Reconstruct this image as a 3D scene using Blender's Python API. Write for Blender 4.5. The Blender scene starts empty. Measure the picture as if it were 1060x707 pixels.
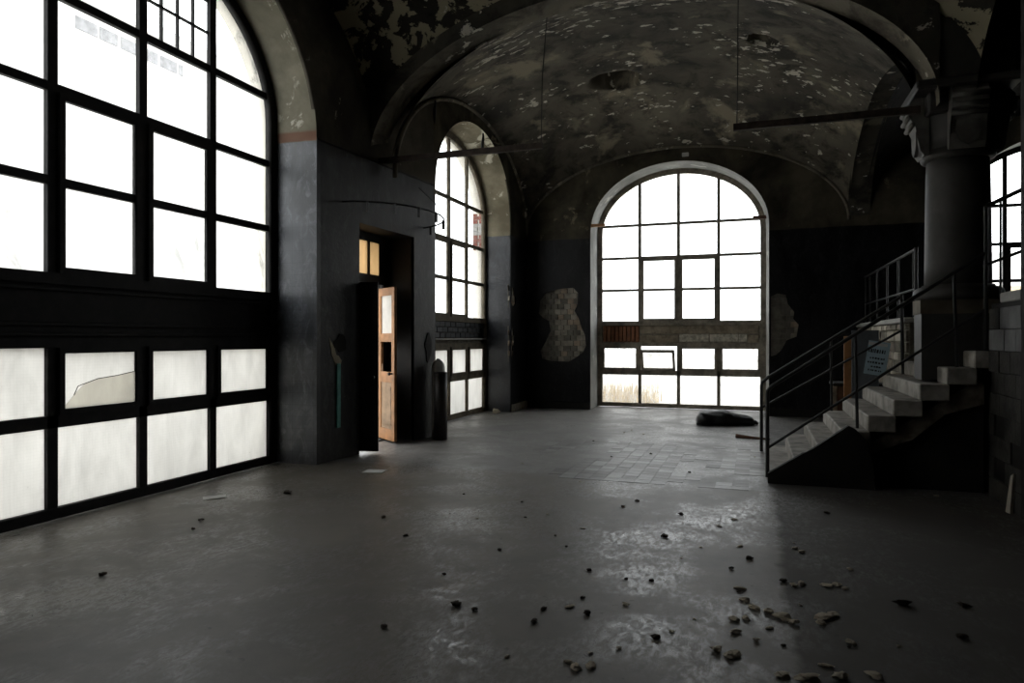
import bpy, bmesh, math, random
from mathutils import Vector, Matrix, noise as mnoise

scn = bpy.context.scene
C = scn.collection

# ------------------------------------------------------------------ camera
F_PX = 715.0
TH = math.atan(252.0 / F_PX)
EYE = 1.6
cam_d = bpy.data.cameras.new('camera')
cam_d.sensor_fit = 'HORIZONTAL'
cam_d.sensor_width = 36.0
cam_d.lens = F_PX / 1060.0 * 36.0
cam_d.shift_y = -4.0 / 1060.0
cam_d.clip_start = 0.05
cam_d.clip_end = 300
cam = bpy.data.objects.new('camera', cam_d)
cam.location = (0, 0, EYE)
cam.rotation_euler = (math.pi / 2, 0, TH)
C.objects.link(cam)
scn.camera = cam

# ------------------------------------------------------------------ overcast sky
SKY = 4.6
world = bpy.data.worlds.new('overcast_sky')
scn.world = world
world.use_nodes = True
bg = world.node_tree.nodes['Background']
bg.inputs[0].default_value = (0.965, 0.985, 1.0, 1)
bg.inputs[1].default_value = SKY

scn.view_settings.view_transform = 'Standard'
scn.view_settings.look = 'None'
scn.view_settings.gamma = 1
scn.view_settings.use_curve_mapping = False
scn.view_settings.exposure = 0.0
scn.cycles.max_bounces = 10
scn.cycles.diffuse_bounces = 6
scn.cycles.glossy_bounces = 4
scn.cycles.transparent_max_bounces = 16
scn.cycles.sample_clamp_indirect = 6
scn.cycles.caustics_reflective = False
scn.cycles.caustics_refractive = False

R = random.Random(7)

# ------------------------------------------------------------------ helpers
def ray(x, y):
    c, s = math.cos(TH), math.sin(TH)
    u = (x - 530) / F_PX; v = (349.5 - y) / F_PX
    return (u * c - s, u * s + c, v)
def floor_at(x, y):
    r = ray(x, y); t = -EYE / r[2]
    return (r[0] * t, r[1] * t)

class MB:
    def __init__(s): s.bm = bmesh.new()
    def box(s, x0, x1, y0, y1, z0, z1, mat=None, bevel=0):
        vs = [s.bm.verts.new((x, y, z)) for z in (z0, z1) for y in (y0, y1) for x in (x0, x1)]
        if mat is not None:
            for v in vs: v.co = mat @ v.co
        for f in ((0,2,3,1),(4,5,7,6),(0,1,5,4),(2,6,7,3),(0,4,6,2),(1,3,7,5)):
            s.bm.faces.new([vs[i] for i in f])
        if bevel:
            es = list({e for v in vs for e in v.link_edges})
            bmesh.ops.bevel(s.bm, geom=es, offset=bevel, segments=1, affect='EDGES')
        return s
    def tube(s, pts, r, n=8, caps=True, closed=False):
        pts = [Vector(p) for p in pts]
        rs = r if isinstance(r, (list, tuple)) else [r] * len(pts)
        rings = []; m = len(pts)
        up = None
        for i, p in enumerate(pts):
            if closed: d = (pts[(i+1) % m] - pts[i-1])
            else: d = (pts[min(i+1, m-1)] - pts[max(i-1, 0)])
            d.normalize()
            if up is None:
                up = Vector((0,0,1)) if abs(d.z) < .9 else Vector((1,0,0))
            a = d.cross(up)
            if a.length < 1e-4: a = d.cross(Vector((0,1,0)))
            a.normalize(); b = d.cross(a).normalized(); up = -b if (-b).dot(up) > 0 else b
            rings.append([s.bm.verts.new(p + (a*math.cos(2*math.pi*k/n) + b*math.sin(2*math.pi*k/n))*rs[i]) for k in range(n)])
        for i in range(m if closed else m-1):
            A, B = rings[i], rings[(i+1) % m]
            for k in range(n):
                s.bm.faces.new((A[k], A[(k+1)%n], B[(k+1)%n], B[k]))
        if caps and not closed:
            s.bm.faces.new(rings[0][::-1]); s.bm.faces.new(rings[-1])
        return s
    def lathe(s, prof, cx=0, cy=0, n=24):
        rings = []
        for r, z in prof:
            rings.append([s.bm.verts.new((cx + r*math.cos(2*math.pi*k/n), cy + r*math.sin(2*math.pi*k/n), z)) for k in range(n)])
        for A, B in zip(rings, rings[1:]):
            for k in range(n): s.bm.faces.new((A[k], A[(k+1)%n], B[(k+1)%n], B[k]))
        s.bm.faces.new(rings[0][::-1]); s.bm.faces.new(rings[-1])
        return s
    def prism(s, poly, fn, d0, d1):
        """poly 2-D, fn(u,v,w)->xyz, extruded from w=d0 to w=d1 (convex or simple polygon)"""
        a = [s.bm.verts.new(fn(u, v, d0)) for u, v in poly]
        b = [s.bm.verts.new(fn(u, v, d1)) for u, v in poly]
        n = len(poly)
        f1 = s.bm.faces.new(a[::-1]); f2 = s.bm.faces.new(b)
        for i in range(n): s.bm.faces.new((a[i], a[(i+1)%n], b[(i+1)%n], b[i]))
        if n > 4: bmesh.ops.triangulate(s.bm, faces=[f1, f2])
        return s
    def quad(s, *p):
        s.bm.faces.new([s.bm.verts.new(q) for q in p]); return s

def obj(name, mb, mat, parent=None, smooth=False):
    if isinstance(mb, MB):
        me = bpy.data.meshes.new(name)
        bmesh.ops.recalc_face_normals(mb.bm, faces=mb.bm.faces)
        mb.bm.to_mesh(me); mb.bm.free()
    else: me = mb
    if mat is not None and len(me.materials) == 0: me.materials.append(mat)
    if smooth:
        for p in me.polygons: p.use_smooth = True
    o = bpy.data.objects.new(name, me); C.objects.link(o)
    if parent: o.parent = parent
    return o
def empty(name, loc=(0,0,0), rz=0, parent=None):
    o = bpy.data.objects.new(name, None); C.objects.link(o)
    o.location = loc; o.rotation_euler = (0,0,rz)
    o.empty_display_size = .2
    if parent: o.parent = parent
    return o
def tag(o, label, cat=None, group=None, kind=None):
    o['label'] = label
    if cat: o['category'] = cat
    if group: o['group'] = group
    if kind: o['kind'] = kind
    return o
def struct(o, label, cat): return tag(o, label, cat, kind='structure')

def holed(outer, holes, fn, d0, d1):
    """flat plate with holes; fn(u,v,w)->xyz ; thickness from w=d0 to d1"""
    cu = bpy.data.curves.new('plate', 'CURVE'); cu.dimensions = '2D'; cu.fill_mode = 'BOTH'
    for poly in [outer] + holes:
        sp = cu.splines.new('POLY'); sp.points.add(len(poly)-1)
        for p, (u, v) in zip(sp.points, poly): p.co = (u, v, 0, 1)
        sp.use_cyclic_u = True
    cu.extrude = .5
    t = bpy.data.objects.new('plate', cu)
    me = bpy.data.meshes.new_from_object(t)
    bpy.data.objects.remove(t); bpy.data.curves.remove(cu)
    for v in me.vertices:
        u, w_, q = v.co
        v.co = fn(u, w_, d0 + (q + .5) * (d1 - d0))
    me.materials.clear()
    bm = bmesh.new(); bm.from_mesh(me)
    bmesh.ops.remove_doubles(bm, verts=bm.verts, dist=1e-5)
    bmesh.ops.recalc_face_normals(bm, faces=bm.faces)
    bm.to_mesh(me); bm.free()
    return me

def arch_outline(c, a, z0, spring, b, n=32, close=True):
    pts = [(c - a, z0)]
    for i in range(n + 1):
        t = math.pi - math.pi * i / n
        pts.append((c + a*math.cos(t), spring + b*math.sin(t)))
    pts.append((c + a, z0))
    return pts

def blob_outline(c, rx, ry, seed, n=26, rough=.28):
    out = []
    for i in range(n):
        t = 2*math.pi*i/n
        k = 1 + rough * mnoise.noise((math.cos(t)*1.7 + seed*3.1, math.sin(t)*1.7, seed*1.3)) * 1.6
        out.append((c[0] + rx*k*math.cos(t), c[1] + ry*k*math.sin(t)))
    return out
def inside(p, poly):
    x, y = p; r = False; n = len(poly)
    for i in range(n):
        (x1,y1),(x2,y2) = poly[i], poly[(i+1)%n]
        if (y1 > y) != (y2 > y) and x < (x2-x1)*(y-y1)/(y2-y1)+x1: r = not r
    return r

# ------------------------------------------------------------------ materials
class NT:
    def __init__(s, name):
        s.m = bpy.data.materials.new(name); s.m.use_nodes = True
        s.t = s.m.node_tree; s.n = s.t.nodes; s.n.clear()
        s.out = s.n.new('ShaderNodeOutputMaterial')
        tc = s.n.new('ShaderNodeTexCoord'); s.co = tc.outputs['Object']
    def link(s, a, b): s.t.links.new(a, b)
    def val(s, sock, v):
        if hasattr(v, 'is_output') or isinstance(v, bpy.types.NodeSocket): s.link(v, sock)
        elif isinstance(v, (tuple, list)) and len(v) == 3 and sock.type == 'RGBA': sock.default_value = (*v, 1)
        else: sock.default_value = v
    def noise(s, scale, detail=4, rough=.55, dist=0, co=None, stretch=None):
        n = s.n.new('ShaderNodeTexNoise'); n.inputs['Scale'].default_value = scale
        n.inputs['Detail'].default_value = detail; n.inputs['Roughness'].default_value = rough
        n.inputs['Distortion'].default_value = dist
        co = co or s.co
        if stretch:
            mp = s.n.new('ShaderNodeMapping'); mp.inputs['Scale'].default_value = stretch
            s.link(co, mp.inputs['Vector']); co = mp.outputs[0]
        s.link(co, n.inputs['Vector']); return n.outputs['Fac']
    def ramp(s, fac, lo, hi, a=0., b=1.):
        n = s.n.new('ShaderNodeMapRange'); n.clamp = True
        s.val(n.inputs[0], fac)
        n.inputs[1].default_value = lo; n.inputs[2].default_value = hi
        n.inputs[3].default_value = a; n.inputs[4].default_value = b
        return n.outputs[0]
    def mix(s, fac, a, b):
        n = s.n.new('ShaderNodeMix'); n.data_type = 'RGBA'
        s.val(n.inputs[0], fac); s.val(n.inputs[6], a); s.val(n.inputs[7], b)
        return n.outputs[2]
    def math(s, op, a, b=0.):
        n = s.n.new('ShaderNodeMath'); n.operation = op
        s.val(n.inputs[0], a); s.val(n.inputs[1], b); return n.outputs[0]
    def sep(s):
        n = s.n.new('ShaderNodeSeparateXYZ'); s.link(s.co, n.inputs[0]); return n.outputs
    def bump(s, h, strength=.3, dist=.02):
        n = s.n.new('ShaderNodeBump'); n.inputs['Strength'].default_value = strength
        n.inputs['Distance'].default_value = dist; s.link(h, n.inputs['Height']); return n.outputs[0]
    def principled(s, col, rough=.8, spec=.3, metal=0., normal=None):
        n = s.n.new('ShaderNodeBsdfPrincipled')
        s.val(n.inputs['Base Color'], col); s.val(n.inputs['Roughness'], rough)
        s.val(n.inputs['Specular IOR Level'], spec); s.val(n.inputs['Metallic'], metal)
        if normal: s.link(normal, n.inputs['Normal'])
        s.link(n.outputs[0], s.out.inputs[0]); return s.m

M = {}
def simple(name, col, rough=.7, spec=.3, metal=0., var=.35, scale=6., bump=.2):
    t = NT(name)
    n = t.noise(scale, 5, .6)
    n2 = t.noise(scale*7, 3, .6)
    f = t.ramp(n, .3, .7)
    c = t.mix(f, tuple(x*(1-var) for x in col), tuple(min(1, x*(1+var)) for x in col))
    M[name] = t.principled(c, rough, spec, metal, t.bump(n2, bump, .01))
    return M[name]

PLASTER_DARK = (.045, .041, .034); PLASTER_MID = (.125, .112, .088); PLASTER_PALE = (.30, .275, .22)
DADO = (.0175, .0172, .0168)

def plaster(name, dado_z, dado_col=DADO, upper_dark=PLASTER_DARK, upper_mid=PLASTER_MID, peel=PLASTER_PALE,
            peel_lo=.62, peel_hi=.66, stripe=None, tile=0., spec=.35, drough=.42, dpeel=.70):
    t = NT(name)
    x, y, z = t.sep()
    big = t.noise(.9, 6, .62, .3); mid = t.noise(3.2, 6, .65); fine = t.noise(26, 4, .6)
    up = t.mix(t.ramp(big, .36, .66), upper_dark, upper_mid)
    up = t.mix(t.ramp(mid, .45, .75, 0, .55), up, upper_dark)
    pm = t.noise(2.1, 7, .68, .6)
    up = t.mix(t.ramp(pm, peel_lo, peel_hi), up, peel)
    dn = t.noise(2.4, 5, .6, .2, stretch=(1, 1, .35))
    lo = t.mix(t.ramp(dn, .38, .66), tuple(c*.45 for c in dado_col), tuple(c*1.9 for c in dado_col))
    scr = t.noise(7, 6, .75, 1.2, stretch=(1, 1, .5))
    lo = t.mix(t.ramp(scr, .50, .68, 0, .75), lo, tuple(c*3.4 for c in dado_col))
    chips = t.noise(5.5, 6, .7, .4)
    lo = t.mix(t.ramp(chips, dpeel, dpeel+.03), lo, (.16, .145, .115))
    h = fine
    if tile:
        # painted tiles: a faint grid in relief
        def gridline(c):
            fr = t.math('FRACT', t.math('MULTIPLY', c, 1/tile))
            return t.ramp(t.math('ABSOLUTE', t.math('SUBTRACT', fr, .5)), .47, .495)
        g = t.math('MAXIMUM', gridline(z), t.math('MAXIMUM', gridline(t.math('ADD', y, .031)), gridline(x)))
        lo = t.mix(t.math('MULTIPLY', g, .5), lo, tuple(c*.3 for c in dado_col))
    edge = t.math('ADD', z, t.math('MULTIPLY', t.math('SUBTRACT', t.noise(1.3, 3), .5), .05))
    fz = t.ramp(edge, dado_z - .006, dado_z + .006)
    if stripe:
        sm = t.math('MULTIPLY', t.ramp(edge, dado_z, dado_z+.01), t.ramp(edge, dado_z+stripe[0]-.02, dado_z+stripe[0]+.01, 1, 0))
        up = t.mix(t.math('MULTIPLY', sm, .8), up, stripe[1])
    col = t.mix(fz, lo, up)
    rough = t.math('ADD', t.math('MULTIPLY', fz, .9-drough), drough)
    sp = t.math('MULTIPLY', t.math('SUBTRACT', 1.02, fz), spec)
    hh = t.math('ADD', t.math('MULTIPLY', mid, .6), t.math('MULTIPLY', fine, .25))
    M[name] = t.principled(col, rough, sp, 0, t.bump(hh, .35, .03))
    return M[name]

plaster('wall_plaster_bay', 4.10, spec=.24, drough=.5)
plaster('wall_plaster_far', 3.80, spec=.14, dado_col=(.0085,.0085,.0088), upper_dark=(.030,.027,.021), upper_mid=(.12,.105,.075), peel=(.22,.19,.13), peel_lo=.62, peel_hi=.67, dpeel=.74)
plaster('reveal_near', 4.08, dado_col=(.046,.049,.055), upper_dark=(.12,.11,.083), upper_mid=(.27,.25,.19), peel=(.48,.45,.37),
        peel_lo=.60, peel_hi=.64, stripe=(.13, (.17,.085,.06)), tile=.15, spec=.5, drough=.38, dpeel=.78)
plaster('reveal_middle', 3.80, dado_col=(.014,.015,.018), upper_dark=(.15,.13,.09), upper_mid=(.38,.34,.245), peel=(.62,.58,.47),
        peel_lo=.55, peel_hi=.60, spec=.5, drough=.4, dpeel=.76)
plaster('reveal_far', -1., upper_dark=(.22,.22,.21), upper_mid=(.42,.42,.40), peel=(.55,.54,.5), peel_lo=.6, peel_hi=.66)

def vault_mat(name, dark, mid, peel, plo, phi, pscale, flake_lo):
    t = NT(name)
    big = t.noise(.55, 6, .6, .5); mid_n = t.noise(2.0, 7, .68, .4); fine = t.noise(20, 5, .65)
    c = t.mix(t.ramp(big, .35, .65), dark, mid)
    c = t.mix(t.ramp(mid_n, .48, .62, 0, .85), c, tuple(x*.5 for x in dark))
    p = t.noise(pscale, 7, .62, .35)
    c = t.mix(t.ramp(p, plo, phi), c, peel)
    f1 = t.noise(5.5, 5, .6, .25, stretch=(.75, 1.25, 1)); f2 = t.noise(.7, 3, .5)
    fl = t.math('ADD', f1, t.math('MULTIPLY', t.math('SUBTRACT', f2, .5), .55))
    fm = t.ramp(fl, flake_lo, flake_lo+.02)
    c = t.mix(fm, c, (.62,.58,.49))
    h = t.math('ADD', t.math('MULTIPLY', fine, .3), t.math('ADD', t.math('MULTIPLY', mid_n, .7), t.math('MULTIPLY', fm, -.3)))
    M[name] = t.principled(c, .85, .2, 0, t.bump(h, .5, .05))
vault_mat('vault_sooty', (.050,.045,.037), (.175,.155,.118), (.27,.235,.17), .58, .66, .9, .645)
vault_mat('vault_peeling', (.026,.023,.019), (.050,.045,.036), (.36,.32,.22), .505, .52, 3.0, .70)
vault_mat('rib_plaster', (.12,.108,.083), (.25,.22,.165), (.34,.30,.23), .60, .66, 1.9, .66)
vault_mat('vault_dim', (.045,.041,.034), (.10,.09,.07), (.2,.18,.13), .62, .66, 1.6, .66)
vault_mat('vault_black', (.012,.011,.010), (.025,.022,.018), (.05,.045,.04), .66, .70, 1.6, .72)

# floor: dusty concrete, polished worn patches
def floor_mat():
    t = NT('floor_concrete')
    x, y, z = t.sep()
    big = t.noise(.45, 6, .6, .4); mid = t.noise(2.6, 7, .7, .3); fine = t.noise(55, 4, .7)
    grain = t.noise(17, 8, .8, .6, stretch=(1.5, .7, 1)); patch = t.noise(1.1, 6, .7, .5)
    c = t.mix(t.ramp(big, .35, .65), (.098,.085,.068), (.155,.136,.110))
    # beyond the doorway the old screed is paler and bluer
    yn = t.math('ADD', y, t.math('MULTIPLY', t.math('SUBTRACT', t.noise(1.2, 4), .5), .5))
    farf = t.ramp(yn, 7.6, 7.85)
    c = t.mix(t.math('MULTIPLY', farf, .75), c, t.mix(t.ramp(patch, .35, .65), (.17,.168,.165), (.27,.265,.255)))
    c = t.mix(t.ramp(mid, .42, .72, 0, .6), c, (.062,.055,.045))
    # scuffed, polished strip
    worn = t.math('MULTIPLY', t.ramp(patch, .44, .60), t.ramp(grain, .44, .60))
    c = t.mix(t.math('MULTIPLY', worn, .45), c, (.24,.24,.24))
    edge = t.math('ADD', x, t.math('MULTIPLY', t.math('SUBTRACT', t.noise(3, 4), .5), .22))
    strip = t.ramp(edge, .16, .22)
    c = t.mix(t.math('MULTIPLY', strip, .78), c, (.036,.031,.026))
    specks = t.ramp(t.noise(16, 3, .5), .68, .72)
    c = t.mix(t.math('MULTIPLY', specks, .5), c, (.035,.031,.026))
    r = t.math('SUBTRACT', .54, t.math('MULTIPLY', worn, .32))
    r = t.math('ADD', r, t.math('MULTIPLY', strip, .2))
    h = t.math('ADD', t.math('MULTIPLY', grain, .35), t.math('MULTIPLY', fine, .3))
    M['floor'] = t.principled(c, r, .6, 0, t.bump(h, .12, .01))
floor_mat()

simple('frame_black', (.014,.013,.012), .65, .2, var=.4, scale=9)
simple('frame_grey', (.25,.22,.175), .75, .25, var=.5, scale=7)
simple('frame_olive', (.12,.10,.07), .75, .25, var=.5, scale=7)
simple('iron', (.022,.021,.020), .5, .4, .3, var=.4, scale=14)
simple('iron_rust', (.045,.032,.024), .75, .3, .2, var=.5, scale=12)
simple('wood_orange', (.36,.17,.065), .5, .35, var=.35, scale=5)
simple('wood_panel', (.30,.20,.12), .55, .3, var=.4, scale=6)
simple('wood_black', (.012,.011,.010), .6, .25, var=.3)
simple('wood_brown', (.105,.052,.03), .6, .3, var=.4, scale=5)
simple('stair_stone', (.27,.25,.22), .72, .3, var=.5, scale=4.5, bump=.35)
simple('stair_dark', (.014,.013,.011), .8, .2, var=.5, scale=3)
simple('stair_rubble', (.13,.11,.085), .9, .2, var=.6, scale=5, bump=.8)
simple('column_stone', (.05,.047,.042), .6, .35, var=.4, scale=2.5)
simple('capital_stone', (.13,.123,.108), .7, .3, var=.4, scale=4)
simple('column_cap', (.15,.125,.09), .8, .25, var=.35, scale=3)
simple('brick_pale', (.27,.245,.20), .9, .2, var=.4, scale=5, bump=.7)
simple('brick_pale_warm', (.28,.22,.165), .9, .2, var=.4, scale=5, bump=.7)
simple('brick_mortar', (.17,.155,.125), .95, .1, var=.4, scale=8, bump=.8)
simple('brick_black', (.022,.024,.028), .55, .35, var=.4, scale=8)
simple('brick_sooty', (.14,.128,.105), .9, .2, var=.5, scale=5, bump=.7)
simple('pane_reflection', (.62,.6,.55), .4, .4, var=.12)  # pale diffuse colour stands in for light reflected off the leaf's glass
simple('brick_red', (.20,.055,.035), .85, .2, var=.3, scale=4)
simple('panel_rust', (.24,.10,.05), .6, .3, var=.35, scale=8)
simple('board_grey', (.27,.225,.165), .8, .2, var=.5, scale=6)
simple('board_pale', (.5,.46,.38), .85, .2, var=.5, scale=14)
simple('tile_grey', (.165,.16,.152), .45, .45, var=.25, scale=5)
simple('tile_dark', (.12,.115,.107), .48, .45, var=.25, scale=5)
simple('tile_pale', (.25,.247,.24), .45, .45, var=.2, scale=5)
simple('stone_wall', (.24,.21,.17), .9, .2, var=.6, scale=7, bump=.8)
simple('stone_pale', (.42,.38,.31), .85, .2, var=.3, scale=5)
simple('coping', (.36,.35,.33), .8, .25, var=.2, scale=4)
simple('block_grey', (.13,.13,.13), .8, .2, var=.5, scale=3)
simple('block_dark', (.03,.028,.024), .8, .25, var=.7, scale=4, bump=.6)
simple('plaster_chunk', (.5,.44,.35), .95, .1, var=.4, scale=20, bump=.6)
simple('dark_chunk', (.045,.035,.027), .9, .15, var=.4, scale=20, bump=.6)
simple('paper', (.62,.62,.60), .8, .2, var=.12, scale=6)
simple('bag_black', (.010,.010,.011), .33, .5, var=.3, scale=9, bump=.5)
simple('cylinder_grey', (.6,.6,.58), .55, .35, var=.15)
simple('tube_dark', (.022,.018,.016), .5, .4, var=.3)
simple('teal_paint', (.12,.36,.32), .6, .3, var=.3, scale=9)
simple('scar_plaster', (.36,.32,.24), .9, .2, var=.35, scale=9)
simple('sign_blue', (.42,.55,.62), .6, .3, var=.12, scale=9)
simple('sign_ink', (.03,.035,.04), .7, .2, var=.1)
simple('steel_sheet', (.14,.155,.17), .45, .4, .2, var=.2)
simple('pavement', (.55,.54,.52), .9, .2, var=.12, scale=.7)
simple('house_white', (.80,.79,.77), .9, .2, var=.05, scale=.5)
simple('house_ochre', (.74,.62,.45), .9, .2, var=.08, scale=.6)
simple('slot_dark', (.30,.30,.31), .8, .2, var=.3)
simple('dry_grass', (.55,.42,.20), .9, .1, var=.3, scale=3)
simple('sky_block_dark', (.05,.048,.045), .9, .1)
simple('outer_render', (.80,.76,.68), .9, .2, var=.1, scale=2)
simple('tile_joint', (.1,.1,.1), .9)

def glass_mat(name, clear, frost, col, wire=0., smudge=0.):
    t = NT(name)
    tr = t.n.new('ShaderNodeBsdfTransparent'); t.val(tr.inputs[0], clear)
    tl = t.n.new('ShaderNodeBsdfTranslucent')
    d = t.noise(3.2, 6, .7, .5, stretch=(1.4, 1.4, .45))
    c = t.mix(t.ramp(d, .35, .8), col, tuple(x*.78 for x in col))
    sp = t.ramp(t.noise(24, 3, .6), .70, .76)
    c = t.mix(t.math('MULTIPLY', sp, .35), c, (.12,.11,.1))
    if wire:
        x, y, z = t.sep()
        def ln(s):
            fr = t.math('FRACT', t.math('MULTIPLY', s, 1/wire))
            return t.ramp(t.math('ABSOLUTE', t.math('SUBTRACT', fr, .5)), .44, .49)
        w = t.math('MAXIMUM', ln(x), ln(z))
        c = t.mix(t.math('MULTIPLY', w, .10), c, (.1,.1,.1))
    t.link(c, tl.inputs[0])
    gl = t.n.new('ShaderNodeBsdfGlossy'); gl.inputs['Roughness'].default_value = .12
    gl.inputs[0].default_value = (.8,.8,.8,1)
    m1 = t.n.new('ShaderNodeMixShader')
    if frost < .5:
        f = t.ramp(d, .48, .78, frost*.4, min(1, frost*1.8))
    else: f = frost
    if smudge:
        f = t.math('MAXIMUM', f, t.ramp(t.noise(2.2, 7, .75, .6, stretch=(1.2, 1.2, .5)), .55, .78, 0, smudge))
    t.val(m1.inputs[0], f); t.link(tr.outputs[0], m1.inputs[1]); t.link(tl.outputs[0], m1.inputs[2])
    m2 = t.n.new('ShaderNodeMixShader'); m2.inputs[0].default_value = .05
    t.link(m1.outputs[0], m2.inputs[1]); t.link(gl.outputs[0], m2.inputs[2])
    t.link(m2.outputs[0], t.out.inputs[0]); M[name] = t.m
glass_mat('glass_clear', (.96,.97,.97), .05, (.8,.8,.78))
glass_mat('glass_dirty', (.92,.93,.93), .04, (.22,.22,.21), smudge=.8)
glass_mat('glass_wired', (.5,.5,.5), 1., (.69,.685,.665), wire=.028)
glass_mat('glass_milky', (.5,.5,.5), 1., (.75,.74,.7))
glass_mat('glass_lower', (.80,.80,.79), .38, (.70,.69,.66))
glass_mat('glass_shard', (.93,.92,.89), .5, (.88,.86,.8))
glass_mat('glass_amber', (.75,.6,.42), .7, (.7,.56,.38))

# ------------------------------------------------------------------ layout (metres; X right, Y depth, Z up)
TOP = 7.8
FACE_FAR = 15.05; WIN_FAR = 15.95
FACE_A = -5.20; WIN_A = -5.85          # left wall of the near bay and its window plane
FACE_B = -4.95; WIN_B = -5.60          # left wall of the far bay and its window plane
PIER0, PIER1 = 7.45, 10.2
def left_face(y):
    if y <= PIER0: return FACE_A
    if y >= PIER1: return FACE_B
    return FACE_A + (FACE_B - FACE_A) * (y - PIER0) / (PIER1 - PIER0)
fn_left = lambda plane: (lambda u, v, w: (plane - w, u, v))      # w goes outwards
fn_far = lambda plane: (lambda u, v, w: (u, plane + w, v))
fn_pier = lambda u, v, w: (left_face(u) - w, u, v)

W1 = dict(c=5.32, a=1.90, spring=4.33, b=1.50)     # glazing outline, near left window
O1 = dict(c=5.36, a=2.01, spring=4.10, b=1.82)     # opening in the wall face
W2 = dict(c=12.15, a=1.76, spring=4.10, b=1.33)
O2 = dict(c=12.13, a=1.86, spring=4.10, b=1.50)
W3 = dict(c=-1.635, a=1.735, spring=4.0, b=1.29)
O3 = dict(c=-1.60, a=1.86, spring=3.95, b=1.42)
W4 = dict(c=5.46, a=1.735, spring=4.0, b=1.29)
O4 = dict(c=5.48, a=1.86, spring=3.95, b=1.42)

# ------------------------------------------------------------------ floor
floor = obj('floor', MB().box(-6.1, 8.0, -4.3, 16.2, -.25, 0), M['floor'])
struct(floor, 'dusty worn grey concrete floor of the empty hall', 'floor')

# exposed tiles in the floor, each one a piece
tile_mesh = {}
for k in ('tile_grey', 'tile_dark', 'tile_pale'):
    mb = MB().box(-.0845, .0845, -.0845, .0845, -.006, .002, bevel=.001)
    o = obj('tile', mb, M[k]); tile_mesh[k] = o.data; bpy.data.objects.remove(o)
TP = .172
for i in range(-17, 1):
    for j in range(0, 17):
        x = .02 + i*TP; y = 7.72 + j*TP
        q = mnoise.noise((x*.9 + 4, y*.8, 2.)) + .35*mnoise.noise((x*3, y*3, 7.))
        lim = -.15 + max(0, (-1.6 - x))*.32 + max(0, y - 9.9)*.35 + max(0, (7.9-y))*.4
        if q < lim: continue
        r_ = R.random()
        k = 'tile_pale' if r_ < .16 else ('tile_dark' if r_ < .5 else 'tile_grey')
        t_ = bpy.data.objects.new('tile', tile_mesh[k]); C.objects.link(t_)
        t_.parent = floor; t_.location = (x, y, R.uniform(.0, .0012))

# ------------------------------------------------------------------ left wall
PATCHES_L = []
pierA = [(-4.2, -.2), (PIER0, -.2), (PIER0, TOP), (-4.2, TOP)]
wall_left = obj('wall_left', holed(pierA, [arch_outline(O1['c'], O1['a'], -.1, O1['spring'], O1['b'])], fn_left(FACE_A), 0, .05), M['wall_plaster_bay'])
struct(wall_left, 'soot blackened left wall with two tall arched windows and a doorway', 'wall')
DOOR = (8.25, 9.62, 3.18)
door_hole = [(DOOR[0], -.1), (DOOR[1], -.1), (DOOR[1], DOOR[2]-.02), (DOOR[0], DOOR[2])]
obj('plaster_face', holed([(PIER0, -.2), (PIER1, -.2), (PIER1, TOP), (PIER0, TOP)], [door_hole], fn_pier, 0, .05), M['wall_plaster_bay'], wall_left)
corner_patch = [(14.0, 2.35), (14.06, 2.72), (14.17, 2.68), (14.2, 2.52), (14.3, 2.5), (14.32, 2.36), (14.2, 2.3), (14.1, 2.28)]
corner_patch2 = [(14.0, 1.35), (14.03, 1.72), (14.1, 1.82), (14.2, 1.75), (14.19, 1.5), (14.1, 1.25), (14.03, 1.1)]
obj('plaster_face', holed([(PIER1, -.2), (FACE_FAR + .1, -.2), (FACE_FAR + .1, TOP), (PIER1, TOP)],
    [arch_outline(O2['c'], O2['a'], -.1, O2['spring'], O2['b']), corner_patch, corner_patch2], fn_left(FACE_B), 0, .03), M['wall_plaster_far'], wall_left)
# outer leaf at the window planes
def outline_plus(W, d, z0=-.1): return arch_outline(W['c'], W['a']+d, z0, W['spring'], W['b']+d)
FW = .11
obj('outer_leaf', holed([(-4.3, -.2), (8.0, -.2), (8.0, TOP), (-4.3, TOP)], [outline_plus(W1, FW)], fn_left(WIN_A), 0, .25), M['outer_render'], wall_left)
obj('outer_leaf', holed([(9.85, -.2), (16.3, -.2), (16.3, TOP), (9.85, TOP)], [outline_plus(W2, FW)], fn_left(WIN_B), 0, .25), M['outer_render'], wall_left)
obj('outer_leaf', holed([(7.9, -.2), (9.95, -.2), (9.95, TOP), (7.9, TOP)], [[(8.17, -.1), (9.62, -.1), (9.62, 3.16), (8.17, 3.16)]], fn_left(-5.62), 0, .25), M['outer_render'], wall_left)

def liner(name, O, W, d, fnO, fnW, mat, parent, n=32):
    A = arch_outline(O['c'], O['a'], 0, O['spring'], O['b'], n)
    B = outline_plus(W, d, 0)
    mb = MB(); K = 7; rows = []
    for k in range(K):
        t = k/(K-1)
        rows.append([mb.bm.verts.new(Vector(fnO(*a, 0)).lerp(Vector(fnW(*b, 0)), t)) for a, b in zip(A, B)])
    for r0, r1 in zip(rows, rows[1:]):
        for i in range(len(A)-1): mb.bm.faces.new((r0[i], r0[i+1], r1[i+1], r1[i]))
    o = obj(name, mb, mat, parent)
    for p in o.data.polygons: p.use_smooth = True
    return o
liner('window_reveal', O1, W1, FW, fn_left(FACE_A), fn_left(WIN_A), M['reveal_near'], wall_left)
liner('window_reveal', O2, W2, FW, fn_left(FACE_B), fn_left(WIN_B), M['reveal_middle'], wall_left)
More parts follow.
